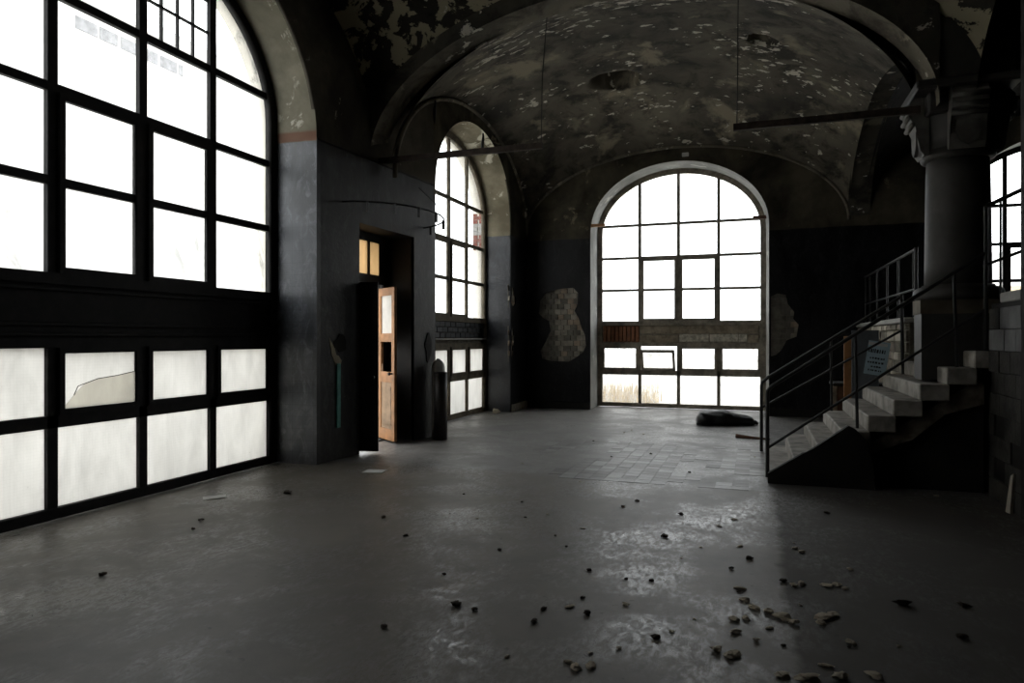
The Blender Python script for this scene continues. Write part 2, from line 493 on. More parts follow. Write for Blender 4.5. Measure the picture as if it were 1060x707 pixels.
# lining of the doorway
mb = MB()
for (y0, z0), (y1, z1) in list(zip(door_hole, door_hole[1:] + door_hole[:1]))[1:]:
    mb.quad((left_face(y0), y0, max(0, z0)), (left_face(y1), y1, max(0, z1)), (-5.65, min(9.62, max(8.17, y1)), min(max(0, z1), 3.16)), (-5.65, min(9.62, max(8.17, y0)), min(max(0, z0), 3.16)))
obj('door_reveal', mb, M['wood_black'], wall_left)

def brick_patch(poly, fn, parent, bw, bh, mats, depth0, depth1, seed, gap=.012, umin=-99):
    rr = random.Random(seed)
    us = [p[0] for p in poly]; vs = [p[1] for p in poly]
    j = 0; v = min(vs)
    cache = {}
    while v < max(vs):
        u = min(us) - (bw*.5 if j % 2 else 0)
        while u < max(us):
            cu, cv = u + bw/2, v + bh/2
            if any(inside(p, poly) for p in ((cu, cv), (cu-bw*.4, cv), (cu+bw*.4, cv), (cu, cv-bh*.4), (cu, cv+bh*.4))):
                pr = rr.uniform(0, .026)
                g = gap*rr.uniform(.4, 1.1); J = lambda: rr.uniform(0, .016)
                a0, a1, c0, c1 = max(umin, u+g/2), u+bw-g/2, v+g/2, v+bh-g/2
                if a1 - a0 < .04:
                    u += bw; continue
                if rr.random() < .07: pr += .03
                q = [(a0+J(), c0), (a1-J(), c0), (a1, c0+J()), (a1, c1-J()), (a1-J(), c1), (a0+J(), c1), (a0, c1-J()), (a0, c0+J())]
                obj('brick', MB().prism(q, fn, depth0+pr, depth1), (M['brick_sooty'] if (rr.random() < .22 or u < min(us) + .30) and bw < .149 else rr.choice(mats)), parent)
            u += bw
        v += bh; j += 1
for poly, sd in ((corner_patch, 3), (corner_patch2, 4)):
    us = [p[0] for p in poly]; vs = [p[1] for p in poly]
    obj('brick_backing', MB().prism([(min(us)-.02, min(vs)-.03), (max(us)+.03, min(vs)-.03), (max(us)+.03, max(vs)+.03), (min(us)-.02, max(vs)+.03)], fn_left(FACE_B), .055, .07), M['brick_mortar'], wall_left)
    brick_patch(poly, fn_left(FACE_B), wall_left, .15, .11, [M['brick_pale'], M['brick_pale_warm']], .012, .056, sd)

# scar of plaster and a teal painted conduit on the pier
scar = [(7.61, 1.60), (7.64, 1.56), (7.70, 1.50), (7.74, 1.38), (7.80, 1.36), (7.86, 1.30), (7.83, 1.20), (7.79, 1.24), (7.76, 1.22), (7.71, 1.30), (7.66, 1.38), (7.64, 1.48)]
obj('scar_hole_patch', MB().prism(scar, fn_pier, -.006, .0), M['scar_plaster'], wall_left)
obj('scar_hole_patch', MB().prism(blob_outline((7.83, 1.52), .12, .11, 8), fn_pier, -.010, .0), M['stair_dark'], wall_left)
obj('painted_strip', MB().prism([(7.755, .42), (7.825, .42), (7.825, 1.26), (7.755, 1.26)], fn_pier, -.018, .0), M['teal_paint'], wall_left)
obj('scar_hole_patch', MB().prism(blob_outline((10.02, 1.45), .09, .2, 5), fn_pier, -.012, .0), M['stair_dark'], wall_left)  # dark colour stands for the shade in a hole; no recess is modelled
# a raised painted line where the dado ends
for y0, y1, z, fn in ((PIER0-.08, PIER1, 4.10, fn_pier),):
    obj('dado_edge', MB().prism([(y0, z-.012), (y1, z-.03), (y1, z-.012), (y0, z+.006)], fn, -.012, 0), M['stair_dark'], wall_left)

# ------------------------------------------------------------------ far wall
def shift(poly, dx): return [(x+dx, z) for x, z in poly]
far_patch = [(-4.66, 2.15), (-4.62, 2.45), (-4.48, 2.62), (-4.2, 2.70), (-3.85, 2.72), (-3.74, 2.6), (-3.75, 2.35), (-3.82, 2.2), (-3.72, 2.02), (-3.66, 1.82),
             (-3.58, 1.66), (-3.56, 1.42), (-3.62, 1.28), (-3.78, 1.16), (-3.95, 1.06), (-4.35, 1.07), (-4.58, 1.12), (-4.62, 1.3), (-4.5, 1.5), (-4.38, 1.75), (-4.42, 1.98), (-4.56, 2.05)]
far_patch2 = [(.30, 1.22), (.30, 2.44), (.42, 2.50), (.58, 2.47), (.62, 2.28), (.74, 2.12), (.72, 1.98), (.82, 1.86), (.78, 1.62), (.6, 1.55), (.5, 1.35), (.4, 1.25)]
wall_far = obj('wall_far', holed([(-5.9, -.2), (7.8, -.2), (7.8, TOP), (-5.9, TOP)],
    [arch_outline(O3['c'], O3['a'], -.1, O3['spring'], O3['b']), arch_outline(O4['c'], O4['a'], 1.9, O4['spring'], O4['b']), far_patch, far_patch2],
    fn_far(FACE_FAR), 0, .03), M['wall_plaster_far'])
struct(wall_far, 'black painted end wall with large arched window and bared brick patches', 'wall')
obj('outer_leaf', holed([(-6.2, -.2), (8.0, -.2), (8.0, TOP), (-6.2, TOP)], [outline_plus(W3, FW), outline_plus(W4, FW, 1.9)], fn_far(WIN_FAR), 0, .25), M['outer_render'], wall_far)
liner('window_reveal', O3, W3, FW, fn_far(FACE_FAR), fn_far(WIN_FAR), M['reveal_far'], wall_far)
liner('window_reveal', O4, W4, FW, fn_far(FACE_FAR), fn_far(WIN_FAR), M['reveal_far'], wall_far)
for poly, sd in ((far_patch, 11), (far_patch2, 12)):
    us = [p[0] for p in poly]; vs = [p[1] for p in poly]
    obj('brick_backing', MB().prism([(max(us)+.04, min(vs)-.04), (max(us)+.04, max(vs)+.04), (min(us)-.04 if sd == 11 else .275, max(vs)+.04), (min(us)-.04 if sd == 11 else .275, min(vs)-.04)], fn_far(FACE_FAR), .06, .08), M['brick_mortar'], wall_far)
    brick_patch(poly, fn_far(FACE_FAR), wall_far, .148, .118, [M['brick_pale'], M['brick_pale'], M['brick_pale_warm']], .004, .062, sd, umin=(.285 if sd == 12 else -99))
# timber battens left at the springing, small white box above the arch, plinth
obj('timber_batten', MB().box(-3.72, -3.14, 15.06, 15.14, 4.06, 4.12), M['wood_orange'], wall_far)
obj('timber_batten', MB().box(-.05, .30, 15.55, 15.62, 4.12, 4.19), M['wood_brown'], wall_far)
obj('junction_box', MB().box(-1.47, -1.33, 15.0, 15.05, 5.44, 5.52, bevel=.01), M['cylinder_grey'], wall_far)
for i, (x0, x1) in enumerate(((-4.95, -3.47), (.27, 1.85))):
    b_ = obj('baseboard_far', MB().box(x0, x1, 15.02, 15.06, 0, .16, bevel=.006), M['stair_dark'])
    struct(b_, ['low dark plinth under the bared brick between two windows', 'low dark plinth on the end wall behind the stair'][i], 'baseboard')
b_ = obj('baseboard_left', MB().box(-4.98, -4.92, 14.0, 15.02, 0, .16, bevel=.006), M['frame_grey'])
struct(b_, 'low grey plinth at the corner pier beside the middle window', 'baseboard')

# ------------------------------------------------------------------ windows
def ztop(W, u):   # u local
    k = max(0., 1 - (u / W['a'])**2)
    return W['spring'] + W['b'] * math.sqrt(k)
LFN = lambda u, v, w: (u, w, v)      # local: x right, y outwards, z up

def make_window(name, label, W, loc, rz, rows, low_rows, frame_m, low_glass, up_glass, bar=.075, sill=1.97, band=(1.44, 1.97), casement_rows=(0, 1), fine_grid=None,
                lower=True, tilt=None, z0=.012, low_case=(0, 1, 2, 3), glass_pick=None):
    a = W['a']; root = empty(name, loc, rz); struct(root, label, 'window')
    L = dict(c=0, a=a, spring=W['spring'], b=W['b'])
    zb = z0 if lower else sill - .08
    obj('outer_frame', holed(outline_plus(L, FW+.01, zb), [outline_plus(L, 0, zb + (.09 if lower else .08))], LFN, -.08, .01), frame_m, root)
    cols = [-a, -a/2, 0, a/2, a]
    # mullions
    for u in cols[1:4]:
        obj('mullion', MB().box(u-bar/2, u+bar/2, -.045, .006, sill - .02, ztop(L, u)+.01), frame_m, root)
        if lower: obj('mullion', MB().box(u-bar/2, u+bar/2, -.045, .006, zb+.03, band[0]+.01), frame_m, root)
    # transom bars
    for z in rows:
        ua = a if z <= L['spring'] else a*math.sqrt(max(0, 1-((z-L['spring'])/L['b'])**2))
        obj('transom_bar', MB().box(-ua-.02, ua+.02, -.042, .006, z-bar*.42, z+bar*.42), frame_m, root)
    obj('sill_rail', MB().box(-a-.02, a+.02, -.075, .06, sill-.09, sill+.01), frame_m, root)
    zs = [sill] + list(rows)
    casem = {}
    # casements (doubled frames) in the two middle columns
    def ring(u0, u1, v0, v1, t, nm, parent, d0=-.07, d1=-.012):
        return obj(nm, holed([(u0, v0), (u1, v0), (u1, v1), (u0, v1)], [[(u0+t, v0+t), (u1-t, v0+t), (u1-t, v1-t), (u0+t, v1-t)]], LFN, d0, d1), frame_m, parent)
    h = bar/2
    lo_r, hi_r = casement_rows
    for ci in (1, 2):
        u0, u1 = cols[ci]+h, cols[ci+1]-h
        casem[ci] = ring(u0, u1, zs[lo_r]+.01, zs[hi_r+1]-h*.8, .055, 'casement_frame', root)
        zm = zs[lo_r+1]
        obj('casement_bar', MB().box(u0+.05, u1-.05, -.05, -.02, zm-.02, zm+.02), frame_m, casem[ci])
    def pane(u0, u1, v0, v1, mat, parent=root, y=0.):
        poly = [(u0, v0), (u1, v0)]
        if v1 is None:
            k = 8
            ue0, ue1 = max(u0, -a+.001), min(u1, a-.001)
            poly = [(ue0, v0), (ue1, v0)]
            for i in range(k+1):
                u = ue1 + (ue0-ue1)*i/k
                poly.append((u, max(v0+.002*(i+1), ztop(L, u)+.012)))
        else: poly += [(u1, v1), (u0, v1)]
        return obj('pane', MB().prism(poly, LFN, y-.003, y+.003), mat, parent)
    for ci in range(4):
        u0, u1 = cols[ci]+h, cols[ci+1]-h
        if ci == 0: u0 = -a
        if ci == 3: u1 = a
        for ri in range(len(zs)):
            v0 = zs[ri] + (.01 if ri == 0 else h*.84)
            g = up_glass
            if glass_pick: g = glass_pick(ci, ri, up_glass)
            if ri == len(zs)-1: pane(u0, u1, v0, None, M[g])
            else: pane(u0, u1, v0, zs[ri+1]-h*.84, M[g])
    if fine_grid:
        ci = fine_grid; u0, u1 = cols[ci]+h, cols[ci+1]-h; v0 = zs[-1]+h
        for k in (1, 2, 3):
            u = u0+(u1-u0)*k/4
            obj('glazing_bar', MB().box(u-.009, u+.009, -.02, .02, v0-.01, ztop(L, u)), frame_m, root)
        for k in (1, 2, 3):
            v = v0 + .36*k
            if v < ztop(L, u1)-.02: obj('glazing_bar', MB().box(u0-.01, u1+.01, -.02, .02, v-.009, v+.009), frame_m, root)
    if lower:
        obj('head_rail', MB().box(-a-.02, a+.02, -.07, .06, band[0]-.05, band[0]+.03), frame_m, root)
        zm = low_rows; vb = zb+.09
        obj('transom_bar', MB().box(-a-.02, a+.02, -.045, .006, zm-.055, zm+.055), frame_m, root)
        for ci in range(4):
            u0, u1 = cols[ci]+(h if ci else 0), cols[ci+1]-(h if ci < 3 else 0)
            pane(u0, u1, vb, zm-.055, M[low_glass])
            if ci in low_case:
                if tilt == ci:
                    piv = empty('tilting_casement', (0, -.05, zm+.06), 0, root)
                    piv.rotation_euler = (math.radians(26), 0, 0)
                    fr = obj('casement_frame', holed([(u0+.015, 0), (u1-.03, 0), (u1-.03, band[0]-zm-.14), (u0+.015, band[0]-zm-.14)],
                            [[(u0+.065, .05), (u1-.08, .05), (u1-.08, band[0]-zm-.19), (u0+.065, band[0]-zm-.19)]], LFN, -.03, .03), frame_m, piv)
                    pane(u0+.06, u1-.07, .045, band[0]-zm-.185, M[low_glass], piv)
                else:
                    cf = ring(u0, u1, zm+.055, band[0]-.05, .05, 'casement_frame', root)
                    pane(u0+.045, u1-.045, zm+.1, band[0]-.095, M[low_glass], cf, -.03)
            else: pane(u0, u1, zm+.055, band[0]-.05, M[low_glass])
    return root

BLK = M['frame_black']
w1 = make_window('window_1', 'huge arched black timber window of the near bay with milky wired lower panes', W1, (WIN_A, W1['c'], 0), math.pi/2,
    [2.98, 3.80, 4.64], .86, BLK, 'glass_wired', 'glass_clear', bar=.095, sill=2.16, band=(1.56, 2.16), fine_grid=2, low_case=(1, 2, 3),
    glass_pick=lambda c, r, g: 'glass_dirty' if (c, r) in ((0, 3), (0, 0), (2, 0), (3, 0), (3, 3)) else g)
w2 = make_window('window_2', 'arched window beyond the doorway with brown lower frame and black brick band', W2, (WIN_B, W2['c'], 0), math.pi/2,
    [2.74, 3.50, 4.30], .80, M['frame_olive'], 'glass_wired', 'glass_clear', bar=.08, sill=2.0, band=(1.46, 2.0))
w3 = make_window('window_3', 'wide arched window in the end wall with one tilted lower casement', W3, (W3['c'], WIN_FAR, 0), 0,
    [2.69, 3.43, 4.18], .80, M['frame_grey'], 'glass_lower', 'glass_clear', bar=.07, sill=1.97, band=(1.45, 1.97), tilt=1)
w4 = make_window('window_4', 'arched window of the side aisle seen beyond the stone column', W4, (W4['c'], WIN_FAR, 0), 0,
    [2.71, 3.43, 4.18], .80, BLK, 'glass_lower', 'glass_clear', bar=.07, sill=1.97, lower=False)

# the bands between upper and lower lights
def band_fill(root, W, z0, z1, mat, y0=-.02, y1=.05):
    return obj('spandrel_panel', MB().box(-W['a']-.03, W['a']+.03, y0, y1, z0, z1), mat, root)
b1 = band_fill(w1, W1, 1.57, 2.1, BLK)
for z in (1.63, 1.72, 2.03):
    obj('moulding', MB().box(-W1['a'], W1['a'], -.055, -.018, z-.018, z+.018, bevel=.006), BLK, w1)
b2 = band_fill(w2, W2, 1.47, 1.93, M['brick_mortar'], 0, .05)
u = -W2['a']
for r_ in range(3):
    u = -W2['a'] + (.0 if r_ % 2 else -.12)
    while u < W2['a']-.05:
        ua, ub = max(u, -W2['a'])+.008, min(u+.24, W2['a'])-.008
        if ub - ua > .04:
            obj('brick', MB().box(ua, ub, -.04-R.uniform(0,.012), .01, 1.60+r_*.105, 1.695+r_*.105, bevel=.006), M['brick_black'], w2)
        u += .24
obj('ledge', MB().box(-W2['a'], W2['a'], -.10, .0, 1.555, 1.59, bevel=.008), M['coping'], w2)
b3 = band_fill(w3, W3, 1.46, 1.9, M['frame_grey'])
for k in range(9):     # ribbed rust panel
    u = -W3['a'] + .02 + k*.094
    obj('ribbed_panel', MB().box(u, u+.084, -.055-.008*(k % 2), -.018, 1.50, 1.87, bevel=.012), M['panel_rust'], w3)
for u0, u1, v0, v1, m in ((-.86, 1.70, 1.69, 1.87, 'board_grey'), (-.86, 0, 1.49, 1.66, 'board_grey'), (1.48, 1.70, 1.49, 1.66, 'board_grey'), (.02, .66, 1.51, 1.68, 'board_pale'), (.68, 1.28, 1.51, 1.68, 'board_pale'), (1.29, 1.46, 1.51, 1.68, 'board_pale')):
    obj('board', MB().box(u0, u1, -.05, -.018, v0, v1, bevel=.008), M[m], w3)

cu0 = -W1['a']/2 + .095/2 + .05
obj('cracked_shard', MB().prism([(cu0, .97), (cu0+.78, .97), (cu0+.78, 1.27), (cu0+.55, 1.235), (cu0+.34, 1.215), (cu0+.20, 1.17), (cu0+.12, 1.10)], LFN, -.045, -.040), M['glass_shard'], w1)
obj('crack_edge', MB().tube([(cu0+.10, -.047, 1.08), (cu0+.14, -.047, 1.16), (cu0+.34, -.047, 1.217), (cu0+.55, -.047, 1.237), (cu0+.78, -.047, 1.272)], .004, 5), BLK, w1)
# portals: sampling guides for the sky in the real openings
def portal(loc, rot, w, h):
    d = bpy.data.lights.new('sky_portal', 'AREA'); d.shape = 'RECTANGLE'; d.size = w; d.size_y = h
    d.cycles.is_portal = True
    o = bpy.data.objects.new('sky_portal', d); C.objects.link(o); o.location = loc; o.rotation_euler = rot
portal((WIN_A-.3, W1['c'], 3.0), (0, -math.pi/2, 0), 6.0, 4.1)
portal((WIN_B-.3, W2['c'], 2.8), (0, -math.pi/2, 0), 5.6, 3.8)
portal((W3['c'], WIN_FAR+.3, 2.75), (-math.pi/2, 0, 0), 3.8, 5.5)
portal((W4['c'], WIN_FAR+.3, 3.7), (-math.pi/2, 0, 0), 3.8, 3.7)
portal((-5.95, 8.9, 1.6), (0, -math.pi/2, 0), 3.2, 1.5)

# ------------------------------------------------------------------ doorway with two leaves
door = struct(empty('door_1', (-5.5, 8.9, 0)), 'tall dark doorway with one black leaf and one orange wooden leaf ajar', 'door')
def dobj(name, mb, mat, parent=door):
    o = obj(name, mb, mat, parent); return o
obj('door_frame', holed([(-.72, 0), (.72, 0), (.72, 3.2), (-.72, 3.2)], [[(-.64, .004), (.64, .004), (.64, 2.42), (-.64, 2.42)], [(-.64, 2.55), (.5, 2.55), (.5, 3.05), (-.64, 3.05)]],
    lambda u, v, w: (w, u, v), -.05, .05), M['wood_black'], door)
for u in (-.45, -.12, .18):
    obj('transom_post', MB().box(-.03, .03, u-.018, u+.018, 2.5, 3.1), M['wood_black'], door)
for u0, u1 in ((-.64, -.47), (-.43, -.14), (-.10, .16), (.20, .50)):
    obj('pane', MB().box(-.004, .004, u0, u1, 2.54, 3.06), M['glass_amber'], door)
def leaf(name, hinge, free, mat, pmat, glazed, label, h=2.33, z0=.035):
    hx, hy = hinge; fx, fy = free
    w = math.hypot(fx-hx, fy-hy); ang = math.atan2(fy-hy, fx-hx)
    o = empty(name, (hx+5.5, hy-8.9, z0), ang, door); o['label'] = label
    T = .022
    st = .105
    obj('stile', MB().box(0, st, -T, T, 0, h, bevel=.004), mat, o)
    obj('stile', MB().box(w-st, w, -T, T, 0, h, bevel=.004), mat, o)
    for za, zb in ((0, .17), (.88, 1.04), (1.5, 1.63), (h-.12, h)):
        obj('rail', MB().box(st-.002, w-st+.002, -T, T, za, zb, bevel=.003), mat, o)
    obj('panel', MB().box(st-.01, w-st+.01, -.010, .010, .165, .885), pmat, o)
    obj('panel', MB().box(st+.04, w-st-.04, -.016, .016, .23, .82, bevel=.006), pmat, o)
    if glazed:
        obj('glass', MB().box(st-.01, w-st+.01, -.003, .003, 1.625, h-.115), M['pane_reflection'], o)
        obj('broken_batten', MB().box(st, st+.03, -.008, .008, 1.03, 1.16), pmat, o)
    else:
        for za, zb in ((1.03, 1.51), (1.62, h-.11)):
            obj('panel', MB().box(st-.01, w-st+.01, -.010, .010, za, zb), pmat, o)
    # knob
    k = MB().tube([(w-.05, -.03, 1.02), (w-.05, -.075, 1.02)], .012, 8); k.tube([(w-.05, -.07, 1.02), (w-.05, -.10, 1.02)], [.026, .02], 10)
    obj('handle', k, M['iron'], o)
    return o
leaf('leaf', (-5.50, 8.20), (-4.90, 8.36), M['wood_black'], M['wood_black'], False, 'black painted door leaf swung into the hall')
leaf('leaf', (-5.58, 9.56), (-5.09, 9.19), M['wood_orange'], M['wood_panel'], True, 'orange wooden door leaf with glass above and empty middle panel')

# ------------------------------------------------------------------ vaults, arches, slab against sky light
def vault(name, label, x0, x1, y0, y1, z0, ry0, ry1, rx0, rx1, mat, p=2., n=70, holes=()):
    mb = MB(); g = []
    for j in range(n+1):
        v = math.sin(math.pi*(j/n-.5)); row = []
        for i in range(n+1):
            u = math.sin(math.pi*(i/n-.5))
            a = math.sqrt(max(0, 1-u*u))*(ry0+(ry1-ry0)*(v+1)/2); b = math.sqrt(max(0, 1-v*v))*(rx0+(rx1-rx0)*(u+1)/2)
            z = z0 + (a**p+b**p)**(1/p)
            X = (x0+x1)/2 + u*(x1-x0)/2; Y = (y0+y1)/2 + v*(y1-y0)/2
            z += .035*mnoise.noise((X*.9, Y*.9, 3.)) * min(1, (z-z0)*2)
            for (hx, hy, hrx, hry, dep, sd) in holes:
                dx, dy = (X-hx)/hrx, (Y-hy)/hry
                d = math.hypot(dx, dy)*(1 + .45*mnoise.noise((X*2.6+sd, Y*2.6, sd)))
                if d < 1: z += dep*(1 if d < .8 else (1-d)/.2)
            row.append(mb.bm.verts.new((X, Y, z)))
        g.append(row)
    for j in range(n):
        for i in range(n): mb.bm.faces.new((g[j][i], g[j][i+1], g[j+1][i+1], g[j+1][i]))
    o = obj(name, mb, mat)
    for q in o.data.polygons: q.use_smooth = True
    return struct(o, label, 'ceiling')
vault('ceiling', 'sooty flaking plaster vault of the far bay with two dark holes', -5.0, 1.75, 8.88, 15.07, 3.93, 2.10, 1.74, 1.90, 1.52, M['vault_sooty'], n=130,
      holes=((-2.42, 12.82, .56, .30, .30, 1.7), (.11, 11.52, .24, .20, .22, 5.2)))
vault('ceiling', 'blackened vault of the near bay with big peeled ochre patches', -5.25, 2.3, 2.1, 8.55, 4.15, 2.05, 2.05, 2.40, 2.0, M['vault_peeling'], n=80)
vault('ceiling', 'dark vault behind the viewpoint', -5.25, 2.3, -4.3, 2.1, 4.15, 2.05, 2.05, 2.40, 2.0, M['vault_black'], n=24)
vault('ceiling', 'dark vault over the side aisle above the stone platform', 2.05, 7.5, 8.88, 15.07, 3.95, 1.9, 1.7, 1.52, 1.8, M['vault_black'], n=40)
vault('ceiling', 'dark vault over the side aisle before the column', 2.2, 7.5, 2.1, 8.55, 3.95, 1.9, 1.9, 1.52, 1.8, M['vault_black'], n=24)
roof = obj('ceiling', MB().box(-6.3, 8.1, -4.5, 16.4, TOP-.05, TOP+.2), M['sky_block_dark'])  # unseen slab added to keep sky light from leaking past the vaults
struct(roof, 'unseen flat dark slab added over the vaults to block sky light', 'ceiling')

def arch_slab(name, label, a0, a1, spring, rise, z0, top, fn, d0, d1, mat, n=56, face=None):
    c, a = (a0+a1)/2, (a1-a0)/2
    top_pts = []; mb = MB()
    pts = [(c - a*math.cos(math.pi*i/n), spring + rise*math.sin(math.pi*i/n)) for i in range(n+1)]
    for w0, w1 in ((d0, d1),):
        F = [[mb.bm.verts.new(fn(u, v, w)) for u, v in pts] for w in (w0, w1)]
        T = [[mb.bm.verts.new(fn(u, top, w)) for u, v in pts] for w in (w0, w1)]
        for i in range(n):
            mb.bm.faces.new((F[0][i], F[0][i+1], F[1][i+1], F[1][i]))
            mb.bm.faces.new((T[0][i], T[1][i], T[1][i+1], T[0][i+1]))
            mb.bm.faces.new((F[0][i], T[0][i], T[0][i+1], F[0][i+1]))
            mb.bm.faces.new((F[1][i], F[1][i+1], T[1][i+1], T[1][i]))
        for i in (0, n): mb.bm.faces.new((F[0][i], F[1][i], T[1][i], T[0][i]))
    o = obj(name, mb, mat)
    if face:
        o.data.materials.append(face)
        ax = Vector(fn(0, 0, 1)) - Vector(fn(0, 0, 0))
        for q in o.data.polygons:
            if abs(q.normal.dot(ax)) > .9: q.material_index = 1  # darker colour on the faces paints the soffit as the lit side
    return struct(o, label, 'arch')
arch_slab('trim_1', 'broad transverse arch spanning from the doorway pier to the stone column', -5.12, 1.86, 4.12, 1.87, 4.1, 7.0, fn_far(8.5), 0, .42, M['rib_plaster'], face=M['vault_dim'])
arch_slab('trim_2', 'dark arcade arch running from the column to the end wall', 8.9, 15.04, 4.0, 1.52, 4.0, 6.9, lambda u, v, w: (1.72+w, u, v), 0, .40, M['vault_dim'])
arch_slab('trim_3', 'dark cross arch over the side aisle right of the column', 2.62, 7.3, 4.42, 1.35, 4.4, 6.9, fn_far(8.5), 0, .42, M['rib_plaster'], face=M['vault_dim'])
# rounded mouldings along the wall arches
def arc_pts(c, a, s, b, n=48, t0=0., t1=math.pi): return [(c - a*math.cos(t0+(t1-t0)*i/n), s + b*math.sin(t0+(t1-t0)*i/n)) for i in range(n+1)]
m4 = obj('trim_4', MB().tube([(u, 15.045, z) for u, z in arc_pts(-1.62, 3.36, 3.93, 1.73)], .035, 6), M['rib_plaster'], smooth=True)
struct(m4, 'thin arched moulding over the end wall window', 'moulding')
m5 = obj('trim_5', MB().tube([(-4.945, u, z) for u, z in arc_pts(11.98, 3.07, 3.93, 1.89)], .035, 6), M['rib_plaster'], smooth=True)
struct(m5, 'thin arched moulding over the middle window', 'moulding')

# ------------------------------------------------------------------ the other walls
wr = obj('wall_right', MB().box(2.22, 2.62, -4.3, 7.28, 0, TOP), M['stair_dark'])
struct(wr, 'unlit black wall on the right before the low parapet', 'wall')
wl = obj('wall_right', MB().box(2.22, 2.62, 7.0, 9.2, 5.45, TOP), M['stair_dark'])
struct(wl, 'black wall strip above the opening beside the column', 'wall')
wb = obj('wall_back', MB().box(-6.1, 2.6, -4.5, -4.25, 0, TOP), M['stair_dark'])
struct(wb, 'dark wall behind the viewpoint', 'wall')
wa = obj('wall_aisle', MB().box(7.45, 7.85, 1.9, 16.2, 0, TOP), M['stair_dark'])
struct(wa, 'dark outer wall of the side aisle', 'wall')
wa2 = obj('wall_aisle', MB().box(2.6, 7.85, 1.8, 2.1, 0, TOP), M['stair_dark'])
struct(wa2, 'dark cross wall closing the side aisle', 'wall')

# low parapet by the stair, with its painted blocks
PZ = 1.94
parapet = obj('wall_low', MB().box(2.24, 2.60, 7.25, 8.16, 0, PZ-.002), M['stair_dark'])
struct(parapet, 'low blackened parapet of painted blocks beside the stair', 'wall')
rr = random.Random(21)
row = 0; z = 0.
while z < PZ - .05:
    hh = .21; y = 7.26 - (.15 if row % 2 else 0)
    while y < 8.16:
        ya, yb = max(7.26, y), min(8.17, y+.30)
        if yb - ya > .06 and rr.random() > .10:
            m = M['block_grey'] if (z > 1.4 and rr.random() < .85) else M['block_dark']
            obj('block', MB().box(2.225 - rr.uniform(0, .010), 2.245, ya+.002, yb-.002, z+.002, min(z+hh, PZ)-.002, bevel=.004), m, parapet)
        y += .30
    z += hh; row += 1
st = obj('stone_block', MB().box(2.26, 2.56, 7.42, 7.98, PZ, PZ+.10, bevel=.012), M['coping'])
tag(st, 'pale loose stone slab lying on top of the low parapet', 'stone')

# raised platform behind the stair with its retaining wall
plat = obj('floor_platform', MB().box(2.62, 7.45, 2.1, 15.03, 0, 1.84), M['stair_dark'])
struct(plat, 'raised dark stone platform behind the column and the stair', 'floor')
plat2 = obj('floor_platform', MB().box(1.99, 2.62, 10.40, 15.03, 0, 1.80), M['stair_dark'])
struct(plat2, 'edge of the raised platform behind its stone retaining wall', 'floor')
retw = obj('wall_retaining', MB().box(1.93, 1.99, 10.42, 15.02, 0, 1.80), M['brick_mortar'])
struct(retw, 'rough stone retaining wall of the platform, with a pale coping', 'wall')
rr = random.Random(5); z = .72; row = 0
while z < 1.76:
    hh = rr.uniform(.11, .17); y = 10.44
    while y < 14.9:
        ln = rr.uniform(.16, .5) * (1 + (y-10.4)*.25)
        ya, yb = y, min(y+ln, 15.0)
        m = rr.choice(['stone_wall', 'stone_wall', 'stair_rubble', 'stone_pale', 'brick_mortar'])
        obj('stone', MB().box(1.905 - rr.uniform(0, .025), 1.94, ya+.008, yb-.008, z+.006, min(z+hh, 1.79)-.006, bevel=.01), M[m], retw)
        y += ln
    z += hh; row += 1
obj('coping', MB().box(1.86, 2.06, 10.42, 15.0, 1.80, 1.87, bevel=.012), M['coping'], retw)

# ------------------------------------------------------------------ staircase
SX0, RUN, SZ0, RISE = .15, .243, .085, .172
SYN, SYF = 8.17, 10.40
NST = 11
def sx(n): return SX0 + RUN*(n-1)
def sz(n): return SZ0 + RISE*(n-1)
stair = empty('staircase', (0, 0, 0))
tag(stair, 'short stone staircase with worn pale steps and black side rising beside the column', 'staircase')
for n in range(1, NST+1):
    x0, x1 = sx(n), sx(n)+RUN+.03
    z1 = sz(n); z0 = max(0.002, z1-RISE)
    near = SYN if n >= 4 else SYN+.0
    mb = MB()
    if n <= 7: mb.box(x0, x1, near, SYF, z0, z1, bevel=.012)
    else:      # the upper steps pass before and behind the pedestal
        xx = min(x1, 2.62)
        if x0 < 2.6:
            mb.box(x0, xx, near, 8.575, z0, z1, bevel=.012)
            obj('step', MB().box(x0, xx, 9.425, SYF, z0, z1, bevel=.012), M['stair_stone'], stair)
    if len(mb.bm.verts): obj('step', mb, M['stair_stone'], stair)
for n in range(2, NST+1):
    if sx(n) > 2.3: break
    z1 = max(.02, sz(n)-RISE-.002)
    obj('stair_core', MB().box(sx(n)+.02, min(sx(n)+RUN+.02, 2.22), SYN+.17, SYF-.02, 0.002, z1), M['stair_dark'], stair)
obj('stringer', MB().prism([(.13, .002), (.13, .11), (.48, .345), (.52, .355), (.93, .665), (1.0, .63), (1.10, .52), (1.16, .3), (1.18, .002)], fn_far(8.08), 0, .085), M['stair_dark'], stair)
rub = [(1.02, .40), (1.2, .50), (1.5, .70), (1.8, .92), (2.1, 1.13), (2.2, 1.14), (2.2, .92), (1.85, .80), (1.55, .78-.26), (1.3, .42), (1.08, .30)]
obj('rubble_edge', MB().prism(rub, fn_far(8.24), 0, .12), M['stair_rubble'], stair)
obj('dark_void_panel', MB().prism([(1.0, .002), (2.21, .002), (2.21, 1.0), (1.85, .84), (1.5, .6), (1.0, .3)], fn_far(8.30), 0, .03), M['stair_dark'], stair)  # panel coloured black for the shade of the open void under the steps

